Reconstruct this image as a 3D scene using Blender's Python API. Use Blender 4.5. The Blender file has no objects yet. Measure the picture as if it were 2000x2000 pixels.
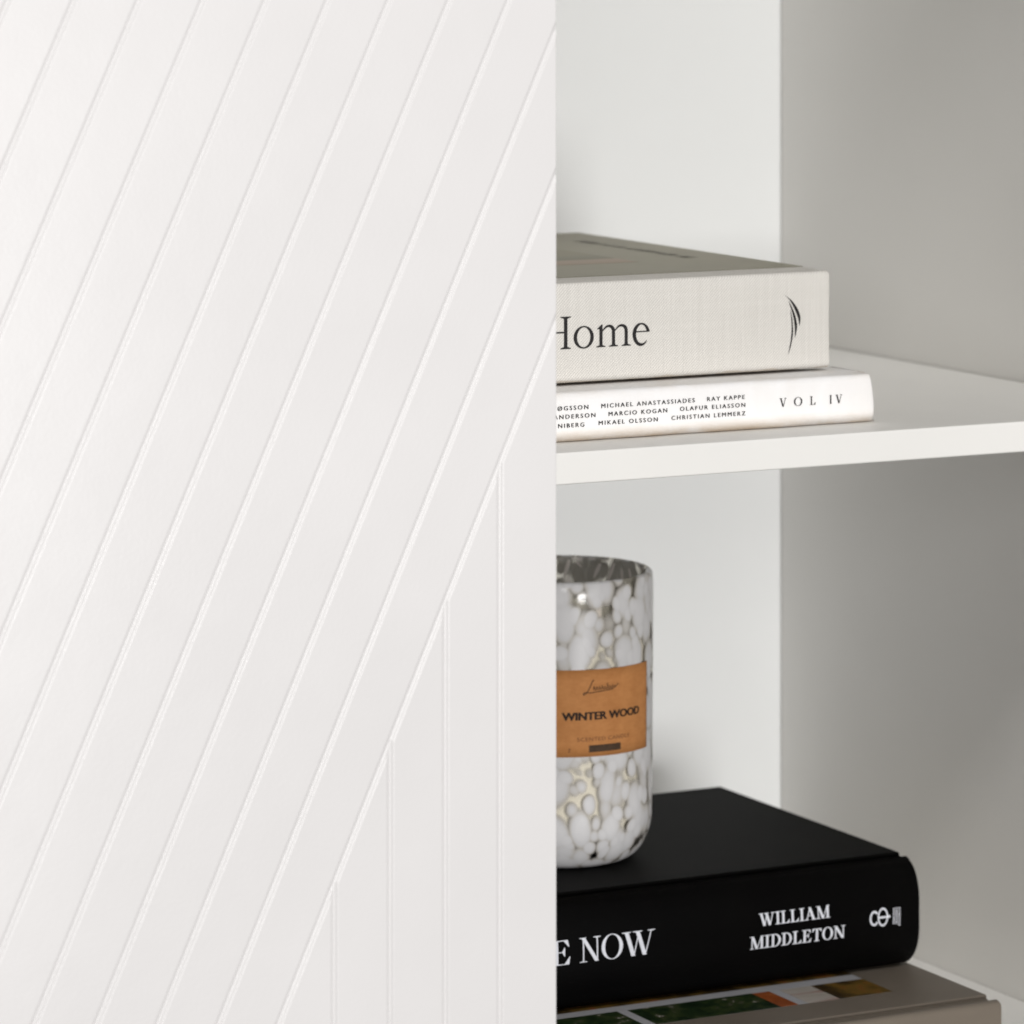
import bpy, bmesh, math, random
from math import sin, cos, pi, radians, sqrt
from mathutils import Vector

random.seed(4)
scene = bpy.context.scene
COL = scene.collection

# ------------------------------------------------------------------ camera
cam_d = bpy.data.cameras.new('camera')
cam = bpy.data.objects.new('camera', cam_d)
COL.objects.link(cam)
cam.location = (-0.7496, -1.4112, 0.2091)
cam.rotation_euler = (radians(90), 0, radians(-27.386))
cam_d.sensor_width = 36.0
cam_d.lens = 152.0
cam_d.shift_y = -0.61
cam_d.clip_start = 0.05
cam_d.clip_end = 50
cam_d.dof.use_dof = True
cam_d.dof.focus_distance = 1.578
cam_d.dof.aperture_fstop = 18.0
scene.camera = cam

# ------------------------------------------------------------------ world and lamps
world = bpy.data.worlds.new('World')
scene.world = world
world.use_nodes = True
bg = world.node_tree.nodes['Background']
bg.inputs['Color'].default_value = (1.0, 0.88, 0.70, 1)
bg.inputs['Strength'].default_value = 0.015


def area(name, loc, target, w, h, power, color):
    d = bpy.data.lights.new(name, 'AREA')
    d.shape = 'RECTANGLE'
    d.size = w
    d.size_y = h
    d.energy = power
    d.color = color
    o = bpy.data.objects.new(name, d)
    COL.objects.link(o)
    o.location = loc
    o.rotation_euler = (Vector(target) - Vector(loc)).to_track_quat('-Z', 'Y').to_euler()
    return o


def softbox(name, az, el, w, h, power, color, dist=2.6):
    """a soft box at a bearing (from straight ahead of the cabinet) and a height angle, aimed at the shelf"""
    a, e = radians(az), radians(el)
    aim = Vector((0.05, 0.0, 0.0))
    area(name, aim + dist * Vector((sin(a) * cos(e), -cos(a) * cos(e), sin(e))), aim, w, h, power, color)


softbox('front_softbox', -2, -4, 0.5, 0.5, 47, (1.0, 0.992, 0.982))
softbox('upper_softbox', -11, 48, 0.5, 0.4, 26, (1.0, 0.992, 0.985))
softbox('left_softbox', -25, 15, 0.30, 0.40, 6, (1.0, 0.992, 0.985))

scene.view_settings.view_transform = 'Standard'
scene.view_settings.look = 'None'
scene.view_settings.exposure = -0.07
scene.view_settings.gamma = 1.0
scene.view_settings.use_curve_mapping = False
scene.render.engine = 'CYCLES'
scene.cycles.use_denoising = True
scene.cycles.max_bounces = 10
scene.cycles.diffuse_bounces = 6
scene.cycles.transparent_max_bounces = 16


# ------------------------------------------------------------------ materials
class NT:
    def __init__(self, name):
        self.m = bpy.data.materials.new(name)
        self.m.use_nodes = True
        self.t = self.m.node_tree
        self.b = self.t.nodes['Principled BSDF']
        self.out = self.t.nodes['Material Output']

    def n(self, kind, **kw):
        x = self.t.nodes.new(kind)
        for k, v in kw.items():
            setattr(x, k, v)
        return x

    def l(self, a, b):
        self.t.links.new(a, b)

    def val(self, node, **kw):
        for k, v in kw.items():
            node.inputs[k].default_value = v

    def math(self, op, a, b=None, c=None):
        x = self.n('ShaderNodeMath', operation=op)
        for i, v in enumerate((a, b, c)):
            if v is None:
                continue
            if isinstance(v, (int, float)):
                x.inputs[i].default_value = v
            else:
                self.l(v, x.inputs[i])
        return x.outputs[0]

    def coords(self):
        tc = self.n('ShaderNodeTexCoord')
        return tc.outputs['Object']

    def sep(self, vec):
        s = self.n('ShaderNodeSeparateXYZ')
        self.l(vec, s.inputs[0])
        return s.outputs

    def mapping(self, vec, scale=(1, 1, 1), rot=(0, 0, 0), loc=(0, 0, 0)):
        m = self.n('ShaderNodeMapping')
        self.l(vec, m.inputs[0])
        m.inputs['Scale'].default_value = scale
        m.inputs['Rotation'].default_value = rot
        m.inputs['Location'].default_value = loc
        return m.outputs[0]

    def noise(self, vec, scale, detail=4, rough=0.55):
        x = self.n('ShaderNodeTexNoise')
        self.l(vec, x.inputs['Vector'])
        self.val(x, Scale=scale, Detail=detail, Roughness=rough)
        return x.outputs['Fac']

    def ramp(self, fac, stops):
        r = self.n('ShaderNodeValToRGB')
        e = r.color_ramp.elements
        while len(e) < len(stops):
            e.new(0.5)
        for i, (p, c) in enumerate(stops):
            e[i].position = p
            e[i].color = (c[0], c[1], c[2], 1) if not isinstance(c, (int, float)) else (c, c, c, 1)
        self.l(fac, r.inputs[0])
        return r.outputs[0]

    def mix(self, fac, a, b):
        x = self.n('ShaderNodeMix', data_type='RGBA')
        if isinstance(fac, (int, float)):
            x.inputs[0].default_value = fac
        else:
            self.l(fac, x.inputs[0])
        for i, v in ((6, a), (7, b)):
            if isinstance(v, tuple):
                x.inputs[i].default_value = (*v, 1)
            else:
                self.l(v, x.inputs[i])
        return x.outputs[2]

    def bump(self, h, strength, dist):
        x = self.n('ShaderNodeBump')
        self.l(h, x.inputs['Height'])
        x.inputs['Strength'].default_value = strength
        x.inputs['Distance'].default_value = dist
        self.l(x.outputs[0], self.b.inputs['Normal'])


def simple(name, col, rough, spec=0.5, noise_scale=0, noise_amt=0.0, bump=0, bump_dist=0.0001):
    k = NT(name)
    k.b.inputs['Roughness'].default_value = rough
    k.b.inputs['Specular IOR Level'].default_value = spec
    k.b.inputs['Base Color'].default_value = (*col, 1)
    if noise_scale:
        v = k.coords()
        f = k.noise(v, noise_scale)
        lo = tuple(c * (1 - noise_amt) for c in col)
        hi = tuple(min(1, c * (1 + noise_amt)) for c in col)
        k.l(k.ramp(f, [(0.3, lo), (0.7, hi)]), k.b.inputs['Base Color'])
        if bump:
            k.bump(k.noise(v, noise_scale * 12, 3), bump, bump_dist)
    return k.m


def mat_lacquer(name, col, rough, peel, spec=0.4):
    k = NT(name)
    v = k.coords()
    f = k.noise(v, 6.0, 3)
    lo = tuple(c * 0.975 for c in col)
    hi = tuple(min(1, c * 1.015) for c in col)
    base = k.ramp(f, [(0.3, lo), (0.7, hi)])
    # a few tiny specks of dust in the paint
    vo = k.n('ShaderNodeTexVoronoi')
    k.l(v, vo.inputs['Vector'])
    k.val(vo, Scale=22.0, Randomness=1.0)
    dust = k.math('LESS_THAN', vo.outputs['Distance'], 0.012)
    base = k.mix(k.math('MULTIPLY', dust, 0.35), base, (0.35, 0.32, 0.28))
    k.l(base, k.b.inputs['Base Color'])
    k.b.inputs['Specular IOR Level'].default_value = spec
    k.l(k.ramp(k.noise(v, 30, 3), [(0.3, rough * 0.9), (0.7, rough * 1.1)]), k.b.inputs['Roughness'])
    k.bump(k.math('ADD', k.noise(v, peel, 2), k.math('MULTIPLY', k.noise(v, 60, 2), 2.0)), 0.12, 0.0003)
    return k.m


M = {}
M['door'] = mat_lacquer('white_door_lacquer', (0.77, 0.752, 0.748), 0.31, 900, 0.55)
M['board'] = mat_lacquer('white_board', (0.845, 0.832, 0.803), 0.45, 700)
M['back'] = mat_lacquer('white_back_board', (0.865, 0.872, 0.868), 0.55, 500)

# linen cloth: a twill weave with uneven threads
k = NT('linen_cloth')
v = k.coords()
s = k.sep(v)
diag = k.math('SUBTRACT', k.math('ADD', s[0], s[1]), s[2])
tw = k.math('SINE', k.math('MULTIPLY', diag, 2 * pi / 0.00127))
wx = k.math('SINE', k.math('MULTIPLY', k.math('ADD', s[0], s[1]), 2 * pi / 0.0007))
thread = k.noise(k.mapping(v, (900, 900, 20)), 1.0, 2)
slub = k.noise(k.mapping(v, (15, 15, 600)), 1.0, 3)
hgt = k.math('ADD', k.math('ADD', k.math('MULTIPLY', tw, 0.6), k.math('MULTIPLY', wx, 0.25)),
             k.math('MULTIPLY', thread, 1.2))
tone = k.math('ADD', k.math('MULTIPLY', tw, 0.22), k.math('ADD', k.math('MULTIPLY', thread, 0.36),
              k.math('MULTIPLY', slub, 0.14)))
colr = k.ramp(tone, [(0.1, (0.62, 0.595, 0.555)), (0.65, (0.86, 0.835, 0.79))])
low = k.noise(v, 90, 3)
edge = k.math('MULTIPLY', k.math('LESS_THAN', k.math('ADD', s[2], k.math('MULTIPLY', low, -0.0042)), -0.0012), 0.3)
colr = k.mix(edge, colr, (0.45, 0.33, 0.20))
k.l(colr, k.b.inputs['Base Color'])
k.val(k.b, Roughness=0.9)
k.b.inputs['Specular IOR Level'].default_value = 0.15
k.bump(hgt, 0.5, 0.00018)
M['linen'] = k.m

M['olive_paper'] = simple('greige_cover_paper', (0.29, 0.268, 0.195), 0.5, 0.35, 40, 0.05, 0.08)
M['ink'] = simple('black_ink', (0.012, 0.011, 0.011), 0.55, 0.3, 300, 0.2)
M['grey_ink'] = simple('grey_ink', (0.13, 0.122, 0.10), 0.6, 0.2, 300, 0.2)
M['paper'] = simple('page_paper', (0.72, 0.68, 0.60), 0.9, 0.1, 60, 0.06)
M['silver_foil'] = simple('white_foil_print', (0.66, 0.67, 0.72), 0.5, 0.4, 500, 0.08)

# cover picture of the linen book: a dusky landscape with a rosy foreground
k = NT('cover_picture_print')
v = k.coords()
s = k.sep(v)
n1 = k.noise(k.mapping(v, (20, 90, 20)), 1.0, 4)
f = k.math('ADD', k.math('MULTIPLY', k.math('ADD', s[1], 0.039), 12.0), k.math('MULTIPLY', n1, 0.08))
k.l(k.ramp(f, [(0.05, (0.36, 0.285, 0.215)), (0.24, (0.39, 0.31, 0.24)), (0.28, (0.22, 0.215, 0.16)),
               (0.40, (0.25, 0.24, 0.18)), (0.52, (0.285, 0.263, 0.192))]), k.b.inputs['Base Color'])
k.val(k.b, Roughness=0.6)
M['cover_picture'] = k.m

# worn white paperback cover
k = NT('worn_white_cover')
v = k.coords()
s = k.sep(v)
n1 = k.noise(k.mapping(v, (25, 25, 60)), 1.0, 5, 0.7)
n2 = k.noise(v, 220, 4, 0.7)
n3 = k.noise(k.mapping(v, (60, 60, 20), loc=(0.3, 0.1, 0)), 1.0, 4, 0.6)
base = k.ramp(n3, [(0.3, (0.86, 0.84, 0.825)), (0.6, (0.90, 0.89, 0.89))])
zb = k.math('SUBTRACT', 1.0, k.math('MULTIPLY', s[2], 1 / 0.0055))
stain = k.math('MULTIPLY', k.math('MAXIMUM', zb, 0.0), k.ramp(n1, [(0.36, 0.08), (0.60, 1.0)]))
zt = k.math('MULTIPLY', k.math('SUBTRACT', s[2], 0.0155), 1 / 0.004)
stain_t = k.math('MULTIPLY', k.math('MAXIMUM', zt, 0.0), k.ramp(n1, [(0.45, 0.0), (0.75, 0.5)]))
base = k.mix(k.math('MULTIPLY', k.math('ADD', stain, stain_t), 0.7), base, (0.60, 0.43, 0.24))
speck = k.ramp(n2, [(0.68, 0.0), (0.76, 1.0)])
nearedge = k.math('MAXIMUM', k.math('MULTIPLY', zb, 0.9), k.math('MULTIPLY', zt, 0.5))
base = k.mix(k.math('MULTIPLY', k.math('MAXIMUM', nearedge, 0.0), speck), base, (0.40, 0.30, 0.18))
k.l(base, k.b.inputs['Base Color'])
k.val(k.b, Roughness=0.45)
k.b.inputs['Specular IOR Level'].default_value = 0.35
k.bump(n2, 0.12, 0.0003)
M['white_cover'] = k.m

# black book cloth
k = NT('black_book_cloth')
v = k.coords()
fine = k.noise(v, 2600, 2)
k.l(k.ramp(k.noise(v, 25, 4), [(0.3, (0.0012, 0.0011, 0.0012)), (0.7, (0.0020, 0.0019, 0.0018))]),
    k.b.inputs['Base Color'])
k.val(k.b, Roughness=0.60)
k.b.inputs['Specular IOR Level'].default_value = 0.04
k.bump(fine, 0.25, 0.0001)
M['black_cloth'] = k.m

M['greige'] = simple('greige_cover', (0.165, 0.138, 0.110), 0.5, 0.35, 30, 0.05, 0.05)
M['white_gap'] = simple('white_border_print', (0.42, 0.42, 0.44), 0.4, 0.3, 90, 0.03)


def mat_photo(name, scale, stops, warp=(1, 1, 1)):
    k = NT(name)
    v = k.coords()
    a = k.noise(k.mapping(v, tuple(scale * w for w in warp)), 1.0, 6, 0.65)
    k.l(k.ramp(a, stops), k.b.inputs['Base Color'])
    k.val(k.b, Roughness=0.3)
    return k.m


M['ph_green'] = mat_photo('garden_print', 190, [(0.30, (0.006, 0.010, 0.004)), (0.46, (0.012, 0.028, 0.010)),
                          (0.56, (0.035, 0.052, 0.014)), (0.64, (0.05, 0.05, 0.03)), (0.68, (0.50, 0.47, 0.42))])
M['ph_terracotta'] = mat_photo('terracotta_print', 70, [(0.3, (0.20, 0.05, 0.014)), (0.55, (0.34, 0.085, 0.022)),
                               (0.75, (0.42, 0.20, 0.08))])
M['ph_room'] = mat_photo('pale_room_print', 60, [(0.3, (0.40, 0.36, 0.30)), (0.55, (0.48, 0.44, 0.40)),
                         (0.72, (0.26, 0.08, 0.04))], (0.4, 3, 1))
M['ph_ochre'] = mat_photo('ochre_print', 75, [(0.30, (0.015, 0.012, 0.006)), (0.45, (0.05, 0.03, 0.010)),
                          (0.56, (0.17, 0.10, 0.020)), (0.66, (0.22, 0.06, 0.02)), (0.8, (0.12, 0.10, 0.03))], (1, 0.6, 1))


# speckled glass of the candle jar: white frit blobs over clear glass
def mat_jar(name, clear_tint, blob_col, level, zs, gloss):
    k = NT(name)
    v = k.coords()
    warp = k.n('ShaderNodeTexNoise')
    k.l(v, warp.inputs['Vector'])
    k.val(warp, Scale=60.0, Detail=1.0)
    va = k.n('ShaderNodeVectorMath', operation='SCALE')
    k.l(warp.outputs['Color'], va.inputs[0])
    va.inputs['Scale'].default_value = 0.006
    vb = k.n('ShaderNodeVectorMath', operation='ADD')
    k.l(v, vb.inputs[0])
    k.l(va.outputs[0], vb.inputs[1])
    vo = k.n('ShaderNodeTexVoronoi', feature='SMOOTH_F1')
    k.l(k.mapping(vb.outputs[0], (1, 1, zs)), vo.inputs['Vector'])
    k.val(vo, Scale=118.0, Randomness=0.85, Smoothness=0.12)
    vo2 = k.n('ShaderNodeTexVoronoi', feature='F1')
    k.l(k.mapping(vb.outputs[0], (1, 1, zs * 1.3), loc=(0.4, 0.2, 0.7)), vo2.inputs['Vector'])
    k.val(vo2, Scale=165.0, Randomness=1.0)
    d = k.math('MINIMUM', vo.outputs['Distance'], k.math('MULTIPLY', vo2.outputs['Distance'], 1.15))
    big = k.noise(v, 42, 2)
    d = k.math('ADD', d, k.math('MULTIPLY', k.math('SUBTRACT', big, 0.5), 0.30))
    mask = k.ramp(d, [(level - 0.07, 1.0), (level + 0.08, 0.0)])
    b = k.b
    tone = k.ramp(d, [(0.25, tuple(c * 1.05 for c in blob_col)), (0.44, tuple(c * 0.97 for c in blob_col)),
                  (0.56, (blob_col[0] * 0.80, blob_col[1] * 0.77, blob_col[2] * 0.71))])
    k.l(tone, b.inputs['Base Color'])
    b.inputs['Roughness'].default_value = 0.35
    b.inputs['Coat Weight'].default_value = gloss
    b.inputs['Coat Roughness'].default_value = 0.09
    b.inputs['Specular IOR Level'].default_value = 0.25
    tr = k.n('ShaderNodeBsdfTransparent')
    tr.inputs['Color'].default_value = (*clear_tint, 1)
    gl = k.n('ShaderNodeBsdfGlossy')
    gl.inputs['Roughness'].default_value = 0.05
    fr = k.n('ShaderNodeFresnel')
    fr.inputs['IOR'].default_value = 1.4
    clear = k.n('ShaderNodeMixShader')
    k.l(k.math('MULTIPLY', fr.outputs[0], gloss), clear.inputs[0])
    k.l(tr.outputs[0], clear.inputs[1])
    k.l(gl.outputs[0], clear.inputs[2])
    mx = k.n('ShaderNodeMixShader')
    k.l(mask, mx.inputs[0])
    k.l(clear.outputs[0], mx.inputs[1])
    k.l(b.outputs[0], mx.inputs[2])
    k.l(mx.outputs[0], k.out.inputs['Surface'])
    return k.m


M['jar_outer'] = mat_jar('speckled_glass', (0.94, 0.92, 0.87), (0.60, 0.592, 0.597), 0.62, 0.62, 0.28)
k = NT('smoky_inner_glass')
v = k.coords()
st_ = k.noise(k.mapping(v, (230, 230, 60), rot=(0.4, 0.3, 0)), 1.0, 1.5, 0.4)
k.l(k.ramp(st_, [(0.25, (0.18, 0.17, 0.15)), (0.31, (0.66, 0.65, 0.60)), (0.62, (0.72, 0.71, 0.67)), (0.67, (0.85, 0.80, 0.78))]),
    k.b.inputs['Base Color'])
k.val(k.b, Roughness=0.25)
k.b.inputs['Coat Weight'].default_value = 0.4
ji = k.n('ShaderNodeBsdfTransparent')
ji.inputs['Color'].default_value = (0.93, 0.92, 0.89, 1)
jm = k.n('ShaderNodeMixShader')
k.l(k.ramp(st_, [(0.58, 0.30), (0.66, 0.85)]), jm.inputs[0])
k.l(ji.outputs[0], jm.inputs[1])
k.l(k.b.outputs[0], jm.inputs[2])
k.l(jm.outputs[0], k.out.inputs['Surface'])
M['jar_inner'] = k.m
M['streak'] = simple('white_frit', (0.85, 0.80, 0.78), 0.3, 0.5, 200, 0.05)
M['wax'] = simple('cream_wax', (0.85, 0.825, 0.765), 0.5, 0.4, 60, 0.04)
k = NT('kraft_paper')
v = k.coords()
f = k.noise(v, 160, 6, 0.7)
g = k.noise(k.mapping(v, (300, 300, 1200)), 1.0, 3)
k.l(k.ramp(k.math('ADD', k.math('MULTIPLY', f, 0.7), k.math('MULTIPLY', g, 0.3)),
           [(0.3, (0.42, 0.170, 0.052)), (0.7, (0.56, 0.250, 0.086))]), k.b.inputs['Base Color'])
k.val(k.b, Roughness=0.75)
k.b.inputs['Specular IOR Level'].default_value = 0.25
M['kraft'] = k.m
M['label_ink'] = simple('brown_black_ink', (0.028, 0.018, 0.013), 0.7, 0.2, 300, 0.2)
M['label_ink_faint'] = simple('faint_brown_ink', (0.13, 0.055, 0.028), 0.7, 0.2, 300, 0.2)
M['label_bar'] = simple('brown_bar_ink', (0.065, 0.038, 0.022), 0.7, 0.2, 300, 0.15)


# ------------------------------------------------------------------ mesh helpers
def empty(name, loc, label, cat, group=None):
    o = bpy.data.objects.new(name, None)
    o.empty_display_size = 0.02
    COL.objects.link(o)
    o.location = loc
    o['label'] = label
    o['category'] = cat
    if group:
        o['group'] = group
    return o


def world_loc(o):
    p = Vector(o.location)
    while o.parent:
        o = o.parent
        p += Vector(o.location)
    return p


def link(name, me, mat, parent=None, smooth=False):
    """me has world coordinates; shift them into the parent's frame."""
    if parent is not None:
        w = world_loc(parent)
        for vtx in me.vertices:
            vtx.co -= w
    if mat is not None:
        me.materials.clear()
        me.materials.append(mat)
    o = bpy.data.objects.new(name, me)
    COL.objects.link(o)
    if parent is not None:
        o.parent = parent
    if smooth:
        for p in me.polygons:
            p.use_smooth = True
    return o


def from_data(name, vs, fs, mat, parent=None, smooth=False, recalc=True):
    me = bpy.data.meshes.new(name)
    me.from_pydata([tuple(v) for v in vs], [], fs)
    if recalc:
        bm = bmesh.new()
        bm.from_mesh(me)
        bmesh.ops.recalc_face_normals(bm, faces=bm.faces)
        bm.to_mesh(me)
        bm.free()
    me.update()
    return link(name, me, mat, parent, smooth)


def autosmooth(o, ang=40):
    me = o.data
    for p in me.polygons:
        p.use_smooth = True
    bm = bmesh.new()
    bm.from_mesh(me)
    lim = radians(ang)
    for e in bm.edges:
        if len(e.link_faces) == 2 and e.calc_face_angle(0) > lim:
            e.smooth = False
    bm.to_mesh(me)
    bm.free()


def box(name, lo, hi, mat, parent=None, bevel=0.0006, seg=2):
    bm = bmesh.new()
    bmesh.ops.create_cube(bm, size=1)
    for vtx in bm.verts:
        for i in range(3):
            vtx.co[i] = lo[i] + (vtx.co[i] + 0.5) * (hi[i] - lo[i])
    if bevel:
        bmesh.ops.bevel(bm, geom=list(bm.edges), offset=bevel, segments=seg, affect='EDGES', profile=0.5)
    me = bpy.data.meshes.new(name)
    bm.to_mesh(me)
    bm.free()
    return link(name, me, mat, parent)


def extrude_yz(name, prof, x0, x1, mat, parent=None, steps=1, ang=35, edge=0.0005):
    """closed (y, z) outline pulled along x; the two ends are slightly pulled in"""
    n = len(prof)
    cy = sum(p[0] for p in prof) / n
    cz = sum(p[1] for p in prof) / n
    xs = [(x0, 0.0)] + [(x0 + (x1 - x0) * i / steps, 1.0) for i in range(steps + 1)] + [(x1, 0.0)]
    xs[1] = (x0 + edge, 1.0)
    xs[-2] = (x1 - edge, 1.0)
    vs, fs = [], []
    for x, full in xs:
        for y, z in prof:
            if full:
                vs.append((x, y, z))
            else:
                dy, dz = y - cy, z - cz
                L = sqrt(dy * dy + dz * dz)
                q = max(0.0, 1 - edge / L)
                vs.append((x, cy + dy * q, cz + dz * q))
    for i in range(len(xs) - 1):
        for j in range(n):
            a, b = i * n + j, i * n + (j + 1) % n
            fs.append((a, b, b + n, a + n))
    fs.append(tuple(range(n)))
    fs.append(tuple((len(xs) - 1) * n + j for j in range(n - 1, -1, -1)))
    o = from_data(name, vs, fs, mat, parent)
    autosmooth(o, ang)
    return o


# ------------------------------------------------------------------ flat lettering
def strip(pts, wid):
    """ribbon of varying width along a 2-D path"""
    vs, fs = [], []
    n = len(pts)
    for i in range(n):
        a = pts[max(0, i - 1)]
        b = pts[min(n - 1, i + 1)]
        dx, dy = b[0] - a[0], b[1] - a[1]
        L = sqrt(dx * dx + dy * dy) or 1
        w = wid[i] / 2
        vs.append((pts[i][0] - dy / L * w, pts[i][1] + dx / L * w))
        vs.append((pts[i][0] + dy / L * w, pts[i][1] - dx / L * w))
    for i in range(n - 1):
        fs.append((2 * i, 2 * i + 1, 2 * i + 3, 2 * i + 2))
    return vs, fs


def poly(*pts):
    return list(pts), [tuple(range(len(pts)))]


def ring(cx, cy, rx, ry, ix, iy, a0=0, a1=360, n=40):
    vs, fs = [], []
    for i in range(n + 1):
        a = radians(a0 + (a1 - a0) * i / n)
        vs.append((cx + rx * cos(a), cy + ry * sin(a)))
        vs.append((cx + ix * cos(a), cy + iy * sin(a)))
    for i in range(n):
        fs.append((2 * i, 2 * i + 1, 2 * i + 3, 2 * i + 2))
    return vs, fs


def serif(cx, y, w, st, up, hs=0.03, br=0.08):
    return poly((cx - w / 2, y), (cx + w / 2, y), (cx + w / 2, y + up * hs), (cx + st / 2, y + up * br),
                (cx - st / 2, y + up * br), (cx - w / 2, y + up * hs))


def stem(cx, st, y0=0.0, y1=1.0):
    return poly((cx - st / 2, y0), (cx + st / 2, y0), (cx + st / 2, y1), (cx - st / 2, y1))


def slant(xb, xt, w, y0=0.0, y1=1.0):
    return poly((xb - w / 2, y0), (xb + w / 2, y0), (xt + w / 2, y1), (xt - w / 2, y1))


def full(cx, st, sw, hs, br):
    return [stem(cx, st), serif(cx, 0, sw, st, 1, hs, br), serif(cx, 1, sw, st, -1, hs, br)]


def glyph(ch, st=0.14, hr=0.04, hs=0.03, br=0.07):
    """pieces and width of a roman capital, cap height 1"""
    sw = st + 0.24
    if ch == 'I':
        return full(sw / 2, st, sw, hs, br), sw
    if ch == 'H':
        return full(sw / 2, st, sw, hs, br) + full(0.74, st, sw, hs, br) + \
            [poly((sw / 2, .49), (0.74, .49), (0.74, .49 + hr), (sw / 2, .49 + hr))], 0.74 + sw / 2
    if ch == 'L':
        c = sw / 2
        return full(c, st, sw, hs, br) + [poly((c, 0), (0.66, 0), (0.66, hr), (c, hr)),
                                          poly((0.48, hr), (0.66, hr), (0.69, 0.30), (0.665, 0.30))], 0.70
    if ch == 'E':
        c = sw / 2
        return full(c, st, sw, hs, br) + [
            poly((c, 0), (0.68, 0), (0.68, hr), (c, hr)), poly((0.50, hr), (0.68, hr), (0.72, 0.32), (0.695, 0.32)),
            poly((c, 1 - hr), (0.64, 1 - hr), (0.64, 1), (c, 1)),
            poly((0.47, 1 - hr), (0.655, 0.72), (0.68, 0.72), (0.64, 1 - hr)),
            poly((c, 0.5), (0.50, 0.5), (0.50, 0.5 + hr), (c, 0.5 + hr)),
            poly((0.40, 0.52), (0.49, 0.34), (0.52, 0.34), (0.52, 0.70), (0.49, 0.70))], 0.74
    if ch == 'N':
        a, b, t = 0.17, 0.76, max(hr * 1.5, 0.055)
        return [stem(a, t), stem(b, t), slant(b - 0.02, a - 0.01, st * 1.25), serif(a, 0, 0.32, t, 1, hs, br),
                serif(b, 1, 0.32, t, -1, hs, br), serif(a - 0.02, 1, 0.30, t, -1, hs, br * .7)], 0.92
    if ch == 'O':
        return [ring(0.42, 0.5, 0.42, 0.52, 0.42 - st * 1.05, 0.52 - hr)], 0.84
    if ch == 'V':
        return [slant(0.40, 0.13, st * 1.12), slant(0.42, 0.66, hr * 1.2), serif(0.13, 1, 0.34, st, -1, hs, br),
                serif(0.66, 1, 0.26, hr * 1.3, -1, hs, br)], 0.80
    if ch == 'W':
        return [slant(0.38, 0.14, st * 1.12), slant(0.40, 0.60, hr * 1.2), slant(0.80, 0.55, st * 1.12),
                slant(0.82, 1.06, hr * 1.2), serif(0.14, 1, 0.34, st, -1, hs, br), serif(0.55, 1, 0.36, st, -1, hs, br),
                serif(1.06, 1, 0.28, hr * 1.3, -1, hs, br)], 1.20
    if ch == 'A':
        return [slant(0.14, 0.42, hr * 1.3), slant(0.70, 0.40, st * 1.15), serif(0.14, 0, 0.28, hr * 1.3, 1, hs, br),
                serif(0.70, 0, 0.36, st, 1, hs, br), poly((0.22, .32), (0.60, .32), (0.58, .32 + hr), (0.24, .32 + hr))], 0.88
    if ch == 'M':
        return [stem(0.16, hr * 1.4), slant(0.53, 0.20, st * 1.1), slant(0.53, 0.88, hr * 1.2), stem(0.90, st),
                serif(0.16, 0, 0.28, hr * 1.4, 1, hs, br), serif(0.90, 0, sw, st, 1, hs, br),
                serif(0.13, 1, 0.28, st, -1, hs, br * .6), serif(0.95, 1, 0.26, st * .8, -1, hs, br * .6)], 1.08
    if ch == 'D':
        c = sw / 2
        return full(c, st, sw, hs, br) + [ring(0.34, 0.5, 0.46, 0.5, 0.46 - st * 1.05, 0.5 - hr, -90, 90, 28),
                                          poly((c, 0), (0.345, 0), (0.345, hr), (c, hr)),
                                          poly((c, 1 - hr), (0.345, 1 - hr), (0.345, 1), (c, 1))], 0.82
    if ch == 'T':
        return [stem(0.38, st), serif(0.38, 0, sw, st, 1, hs, br), poly((0.03, 1 - hr), (0.73, 1 - hr), (0.73, 1), (0.03, 1)),
                poly((0.03, 1), (0.03, 0.74), (0.055, 0.74), (0.22, 1 - hr)),
                poly((0.73, 1), (0.54, 1 - hr), (0.705, 0.74), (0.73, 0.74))], 0.76
    return [], 0.4


def word(txt, track, **kw):
    pcs, x = [], 0.0
    for ch in txt:
        g_, w = glyph(ch, **kw)
        for vs, fs in g_:
            pcs.append(([(px + x, py) for px, py in vs], fs))
        x += w + track
    return pcs, x - track


def lay(name, pieces, place, mat, parent, cut=0):
    """place(x, y, lift) -> point; each piece sits a hair above the previous one"""
    V, Fc = [], []
    for i, (vs, fs) in enumerate(pieces):
        b = len(V)
        lift = 0.00006 + 0.000006 * (i % 8)
        V += [(x, y, lift) for x, y in vs]
        Fc += [tuple(b + q for q in f) for f in fs]
    me = bpy.data.meshes.new(name)
    me.from_pydata(V, [], Fc)
    if cut:                                # cut long faces so that they can follow a curved surface
        bm = bmesh.new()
        bm.from_mesh(me)
        for ax in (0, 1):
            a0, a1 = min(q[ax] for q in V), max(q[ax] for q in V)
            m = int((a1 - a0) / cut)
            for i in range(1, m + 1):
                co = [0, 0, 0]
                no = [0, 0, 0]
                co[ax] = a0 + (a1 - a0) * i / (m + 1)
                no[ax] = 1
                bmesh.ops.bisect_plane(bm, geom=bm.verts[:] + bm.edges[:] + bm.faces[:], plane_co=co, plane_no=no)
        bm.to_mesh(me)
        bm.free()
    for q in me.vertices:
        q.co = place(*q.co)
    me.update()
    return link(name, me, mat, parent)


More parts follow.
